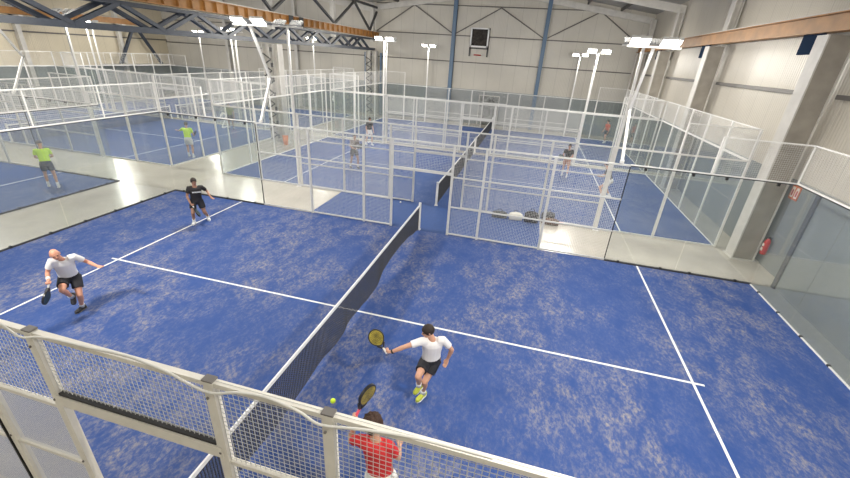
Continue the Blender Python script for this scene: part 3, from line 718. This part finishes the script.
    for s in 'lr':
        A, K = J[f'ankle_{s}'], J[f'knee_{s}']
        if socks: e = MB(); e.tube([A-(K-A)*.02, A.lerp(K, .15), A.lerp(K, .15+sockh)], [.045, .044, .048], 14); e.build('sock', socks, t)
        td = V(toes[s]); td.normalize(); sd = V((-td.y, td.x, 0)); sd = sd.normalized() if sd.length > .01 else lat; un = N_(sd.cross(td)) 
        if un.z < 0: un = -un
        base = A-un*.045; rr = []
        for u, w, h in ((-.085, .02, .03), (-.07, .036, .055), (-.02, .04, .062), (.04, .042, .05), (.1, .048, .036), (.15, .043, .028), (.178, .02, .015)):
            c = base+td*u; rr.append([c+sd*math.cos(a)*w+un*(math.sin(a)*h if math.sin(a) > 0 else math.sin(a)*.042) for a in [2*PI*i/14 for i in range(14)]])
        e = MB(); e.loft(rr); sh_o = e.build('shoe', shoes, t)
        e = MB(); e.loft([[c for c in ring(base-un*.034+td*u, sd*w, un*.009, 12)] for u, w in ((-.085, .025), (-.05, .042), (.05, .045), (.12, .048), (.178, .02))]); e.build('sole', M['netband'] if shoes is not M['shoe_b'] else M['grey'], sh_o)
    if wrist:
        for s, m in wrist:
            W, E = J[f'wrist_{s}'], J[f'elbow_{s}']; e = MB(); e.tube([W.lerp(E, .06), W.lerp(E, .3 if m is M['netband'] else .16)], [.033, .038], 14); e.build('wristband', m, t)
    return t

def racket(label, hand, d, nrm, face_m, grip_m, group='padel rackets'):
    """hand: world point of the fist; d: handle->tip; nrm: face normal"""
    d = V(d).normalized(); nrm = V(nrm); nrm = (nrm-d*nrm.dot(d)).normalized(); s = d.cross(nrm).normalized()
    t = thing('padel_racket', label, 'racket', hand, 0, group)
    o0 = V((0, 0, 0)); c = d*.245
    def out(r, thick, n=36):
        pts = []
        for k in range(n):
            a = 2*PI*k/n; x = math.cos(a)*.125*r; y = math.sin(a)*.145*r
            if y < 0: x *= (1-.32*(-math.sin(a))**2)
            pts.append((x, y))
        return pts
    P = out(1, 0); Pi = out(.88, 0)
    k = MB(); T = .019
    rings = []
    for (x, y), (xi, yi) in zip(P, Pi):
        rings.append([c+s*x+d*y+nrm*T*.8, c+s*xi+d*yi+nrm*T, c+s*xi+d*yi-nrm*T, c+s*x+d*y-nrm*T*.8])
    rings.append(rings[0]); k.loft(rings, False, False)
    # throat
    for q in (-1, 1): k.bar(d*.055+s*q*.010, d*.128+s*q*.068, .022, .034, nrm)
    k.bar(d*.115-s*.06, d*.115+s*.06, .02, .03, nrm)
    k.build('frame', M['rk'], t)
    k = MB(); k.loft([[c+s*x+d*y-nrm*T*.86 for x, y in Pi], [c+s*x+d*y+nrm*T*.86 for x, y in Pi]], False); fo = k.build('racket_face', face_m, t)
    k = MB()
    for i in range(-3, 4):
        for j in range(-3, 5):
            x, y = i*.024, j*.026
            if (x/.09)**2+(y/.11)**2 < 1:
                for sg in (-1, 1):
                    cc = c+s*x+d*y+nrm*T*.865*sg; k.loft([ring(cc, s*.0055, d*.0055, 8), ring(cc+nrm*.0006*sg, s*.0055, d*.0055, 8)], False)
    k.build('hole_pattern', M['rk'], fo)
    k = MB(); k.tube([d*-.055, d*-.045, d*.05, d*.062], [.016, .0185, .016, .013], 12); k.build('grip', grip_m, t)
    k = MB(); k.tube([d*-.052, d*-.075+s*.03, d*-.085, d*-.075-s*.03, d*-.052], .004, 6); k.build('wrist_strap', M['black'], t)
    return t
VIEW = V((.208, -.882, .423))

# young player in white at the right of the net
WR = (2.045, 3.044)
JW = dict(ankle_l=(0,0,.09), knee_l=(.042,-.131,.487), hip_l=(.151,.143,.77), hip_r=(-.014,.059,.76), knee_r=(-.034,-.326,.76), ankle_r=(-.049,-.149,.40), chest=(.117,.026,1.087),
  neck=(.09,.03,1.265), head=(.0,.0,1.43), shoulder_r=(-.075,-.073,1.269), shoulder_l=(.255,.063,1.276), elbow_r=(-.309,-.218,1.207), wrist_r=(-.521,-.277,1.088), hand_r=(-.588,-.322,1.128),
  elbow_l=(.401,.144,1.047), wrist_l=(.344,.196,.809), hand_l=(.325,.158,.730))
person('young man in white t-shirt and black shorts reaching his racket to the left', WR, JW, (-.85, -.5, -.25), {'l': (-.4, -.92, 0), 'r': (-.5, -.5, -.7)}, M['skin'], M['w_shirt'], M['shorts'], M['shoe_y'],
       M['hair'], 'short', .009, socks=M['netband'], grip='r', torso_fwd=(-.1, -1, 0), wrist=[('r', M['black'])])
hp = V((WR[0]-.60, WR[1]-.335, 1.145))
racket('black racket with gold face held out by the young man in white', hp, (-.67, .187, .719), VIEW, M['gold'], M['grip'])
# bald player
BR = (-5.609, 3.068)
JB = dict(ankle_l=(0,0,.09), knee_l=(.186,-.079,.46), hip_l=(.004,.078,.80), hip_r=(-.102,-.076,.80), knee_r=(.21,-.35,.744), ankle_r=(.04,-.137,.424), chest=(.076,-.073,1.126),
  neck=(.085,-.10,1.301), head=(.13,-.20,1.46), shoulder_r=(.059,-.266,1.335), shoulder_l=(.178,.070,1.297), elbow_r=(-.036,-.339,1.09), wrist_r=(.17,-.475,1.05), hand_r=(.227,-.529,1.0),
  elbow_l=(.22,.252,1.089), wrist_l=(.466,.239,1.047), hand_l=(.554,.25,1.035))
person('bald man in white t-shirt and black shorts lunging with arms spread', BR, JB, (.86, -.45, -.22), {'l': (.15, -.98, 0), 'r': (.3, -.4, -.85)}, M['skin_pink'], M['w_shirt'], M['shorts'], M['shoe_b'],
       None, vox=.009, socks=M['netband'], grip='r', torso_fwd=(.8, -.5, 0), wrist=[('r', M['netband'])], sockh=.05)
racket('dark racket held low by the bald man', (BR[0]+.235, BR[1]-.535, .985), (-.03, -.44, -.9), (-.87, -.54, .2), M['rkblue'], M['grip'])
# player in black
KR = (-6.964, 7.658)
JK = dict(ankle_r=(0,0,.09), knee_r=(.177,-.15,.44), hip_r=(.06,.063,.78), hip_l=(.201,.189,.77), knee_l=(.29,.20,.38), ankle_l=(.16,.45,.09), chest=(.238,.058,1.104), neck=(.255,.04,1.276), head=(.27,.02,1.45),
  shoulder_r=(.104,-.055,1.247), shoulder_l=(.34,.218,1.227), elbow_r=(.038,-.107,.98), wrist_r=(.182,-.176,.788), hand_r=(.239,-.161,.718), elbow_l=(.327,.42,1.034), wrist_l=(.521,.3,.932), hand_l=(.58,.309,.865))
person('man in black t-shirt and black shorts walking on the far left service line', KR, JK, (.75, -.65, -.15), {'r': (.5, -.86, 0), 'l': (.75, -.65, 0)}, M['skin_dark'], M['b_shirt'], M['shorts'], M['shoe_w'],
       M['hair'], 'short', .011, socks=M['netband'], grip='r', torso_fwd=(.8, -.5, 0), mark=True)
racket('blue-black racket hanging from the hand of the man in black', (KR[0]+.245, KR[1]-.16, .70), (.6, -.1, -.75), (-.75, -.5, -.42), M['rkblue'], M['grip'])
lo = V((KR[0]+.238, KR[1]+.058, 1.17))
# player in red, foreground
RR = (1.92, 1.0)
JR = dict(ankle_l=(.22,-.05,.09), knee_l=(.26,.08,.49), hip_l=(.22,-.05,.88), hip_r=(.04,-.09,.88), knee_r=(-.02,.05,.48), ankle_r=(-.12,-.14,.09), chest=(.09,-.05,1.21), neck=(.04,-.01,1.40), head=(-.01,.03,1.60),
  shoulder_r=(-.15,-.05,1.37), shoulder_l=(.21,.0,1.34), elbow_r=(-.31,.06,1.16), wrist_r=(-.29,.14,1.40), hand_r=(-.268,.163,1.49), elbow_l=(.29,.08,1.07), wrist_l=(.24,.30,.97), hand_l=(.21,.38,.95))
person('player with curly brown hair in red shirt and white shorts behind the foreground fence', RR, JR, (-.2, .95, 0), {'r': (-.1, .99, 0), 'l': (.1, .99, 0)}, M['skin'], M['red'], M['wshorts'], M['shoe_w'],
       M['curly'], 'curly', .01, socks=M['netband'], grip='r', torso_fwd=(-.1, 1, 0), wrist=[('r', M['pink'])])
racket('black and gold racket raised by the player in red', (RR[0]-.262, RR[1]+.172, 1.53), (.3, .42, .83), (.95, -.33, .08), M['gold'], M['pink'])

# distant players
def pose(f, lean=.08, crouch=.0, arms='ready', step=.15, S=1.0):
    f = V((f[0], f[1], 0)).normalized(); r = V((f.y, -f.x, 0)); z = V((0, 0, 1))
    P = lambda a, b_, c: tuple(((f*a+r*b_)+z*c)*S)
    h = .9-crouch
    J = dict(ankle_l=P(step, -.14, .09), ankle_r=P(-step, .14, .09), knee_l=P(step+.05+crouch, -.13, .5-crouch*.3), knee_r=P(-step*.4+.06+crouch, .13, .49-crouch*.3), hip_l=P(-crouch*.4, -.09, h), hip_r=P(-crouch*.4, .09, h),
             chest=P(lean*.6, 0, h+.36), neck=P(lean, 0, h+.53), head=P(lean*1.4, 0, h+.72), shoulder_l=P(lean*.9, -.185, h+.49), shoulder_r=P(lean*.9, .185, h+.49))
    if arms == 'ready':
        J.update(elbow_l=P(lean+.05, -.24, h+.23), elbow_r=P(lean+.05, .24, h+.23), wrist_l=P(lean+.26, -.1, h+.15), wrist_r=P(lean+.26, .12, h+.15), hand_l=P(lean+.34, -.06, h+.16), hand_r=P(lean+.34, .06, h+.16))
    elif arms == 'down':
        J.update(elbow_l=P(lean-.02, -.24, h+.21), elbow_r=P(lean-.02, .24, h+.21), wrist_l=P(lean+.05, -.26, h-.03), wrist_r=P(lean+.1, .25, h-.03), hand_l=P(lean+.08, -.26, h-.11), hand_r=P(lean+.13, .25, h-.11))
    else:  # left arm raised
        J.update(elbow_l=P(lean+.16, -.36, h+.38), elbow_r=P(lean, .26, h+.23), wrist_l=P(lean+.3, -.5, h+.36), wrist_r=P(lean+.18, .22, h+.12), hand_l=P(lean+.36, -.56, h+.36), hand_r=P(lean+.25, .2, h+.1))
    return J
def far(label, xy, f, skin, shirt, shorts, shoes, hair=None, cap=None, **kw):
    J = pose(f, **kw); person(label, xy, J, (f[0], f[1], -.05), {'l': (f[0], f[1], 0), 'r': (f[0], f[1], 0)}, skin, shirt, shorts, shoes, hair, 'short', .016, socks=M['netband'], cap=cap, grip='r')
    return J
GF = None
def frk(label, xy, J, d, n, m=None):
    h = V(J['hand_r']); racket(label, (xy[0]+h.x, xy[1]+h.y, h.z), d, n, m or M['rkblue'], M['grip'])
p = (-14.15, 8.5); J = far('man in neon yellow shirt, dark shorts and grey cap on the left-hand court', p, (-.8, .55), M['skin'], M['neon'], M['navyshorts'], M['shoe_w'], cap=M['greyshirt'], arms='ready', lean=.15)
frk('dark racket held by the man in yellow and dark shorts', p, J, (-.6, .6, .4), (.3, .3, -.8))
p = (-13.35, 14.4); J = far('player in neon yellow shirt and white shorts with an arm raised', p, (-.5, .86), M['skin'], M['neon'], M['wshorts'], M['shoe_w'], M['hair'], arms='raised')
frk('dark racket held by the player in yellow and white shorts', p, J, (-.3, .8, .4), (.8, .2, -.3))
p = (-5.2, 16.3); J = far('player in grey-brown top standing at the net side of the second court', p, (.75, -.65), M['skin_dark'], M['greyshirt'], M['shorts'], M['shoe_b'], M['hair'], arms='ready')
frk('dark racket held across the body by the player in grey-brown', p, J, (.5, .5, .4), (.4, -.8, 0))
p = (-6.65, 21.8); J = far('player in black top and pale shorts farther back on the second court', p, (.8, -.6), M['skin'], M['b_shirt'], M['wshorts'], M['shoe_w'], M['hair'], arms='down')
p = (5.35, 20.0); J = far('player in black top and brown-red shorts facing us on the second court', p, (-.2, -.97), M['skin'], M['b_shirt'], mat('rust_shorts', (.32, .12, .07), .8), M['shoe_w'], M['hair'], arms='ready', lean=.15)
frk('dark racket held in front of the player in rust-coloured shorts', p, J, (-.8, -.2, .2), (.1, -.8, .6))
p = (7.0, 16.9); J = far('player in dark top and white shorts half hidden behind the glass corner', p, (-.9, .3), M['skin'], M['b_shirt'], M['wshorts'], M['shoe_w'], M['hair'], arms='ready', crouch=.12, lean=.2)
p = (9.1, 32.3); J = far('tiny distant player in red-orange shirt near the end wall on the right', p, (-.8, -.5), M['skin'], mat('rust_red_shirt', (.5, .09, .04), .8), M['shorts'], M['shoe_w'], M['hair'], arms='down')
p = (-16.7, 21.6); J = far('player in olive shirt seen through the number 2 glass', p, (.5, -.8), M['skin_dark'], M['olive'], M['shorts'], M['shoe_b'], M['hair'], arms='down')

# ------------------------------------------------------------------ light, camera
w = bpy.data.worlds.new('World'); SC.world = w; w.use_nodes = True; w.node_tree.nodes['Background'].inputs[0].default_value = (.5, .52, .55, 1); w.node_tree.nodes['Background'].inputs[1].default_value = .2
hb = 0
for x in (-28, -18.5, -6, 5):  # lamps added out of view, only to brighten the hall
    for y in (-3, 5, 13, 21):
        t = thing('added_fill_lamp', ['', 'round grey added fill lamp hanging from the roof, %s row %s place' % (['first', 'second', 'third', 'fourth'][hb//4], ['nearest', 'second', 'third', 'farthest'][hb % 4])][1], 'lamp', (x, y, 8.55), 0, 'added fill lamps under the roof'); hb += 1
        k = MB(); k.tube([(0, 0, 0), (0, 0, .12), (0, 0, .25)], [.22, .2, .07], 18); k.tube([(0, 0, .25), (0, 0, (zr(x) if x > XM else zl(x))-8.55-.02)], .01, 6); k.build('shade', M['lampbody'], t)
        k = MB(); k.tube([(0, 0, -.005), (0, 0, 0)], [.19, .19], 18); k.build('diffuser', M['lamp'], t)
        ld = bpy.data.lights.new('added_fill_light', 'AREA'); ld.shape = 'DISK'; ld.size = .36; ld.energy = 200; ld.color = (1, .96, .9)
        lo_ = bpy.data.objects.new('added_fill_light', ld); COL.objects.link(lo_); lo_.location = (x, y, 8.53)
cam = bpy.data.cameras.new('Camera'); co = bpy.data.objects.new('Camera', cam); COL.objects.link(co)
R = V((.964614, .25674586, .06001166)); U = V((-.16156477, .39569725, .90405781)); F = V((-.20836665, .88176258, -.42317619))
mw = Matrix.Identity(4)
for i in range(3): mw[i][0] = R[i]; mw[i][1] = U[i]; mw[i][2] = -F[i]
mw[0][3], mw[1][3], mw[2][3] = 3.07343932, -1.93255574, 5.43148660
co.matrix_world = mw
cam.sensor_width = 36; cam.lens = 392.37403*36/850; cam.clip_start = .05; cam.clip_end = 200
SC.camera = co
SC.view_settings.view_transform = 'Standard'; SC.view_settings.look = 'None'; SC.view_settings.gamma = 1; SC.view_settings.use_curve_mapping = False
SC.view_settings.exposure = -0.36
SC.cycles.max_bounces = 8; SC.cycles.diffuse_bounces = 4; SC.cycles.transparent_max_bounces = 48; SC.cycles.use_denoising = True
SC.cycles.sample_clamp_indirect = 4
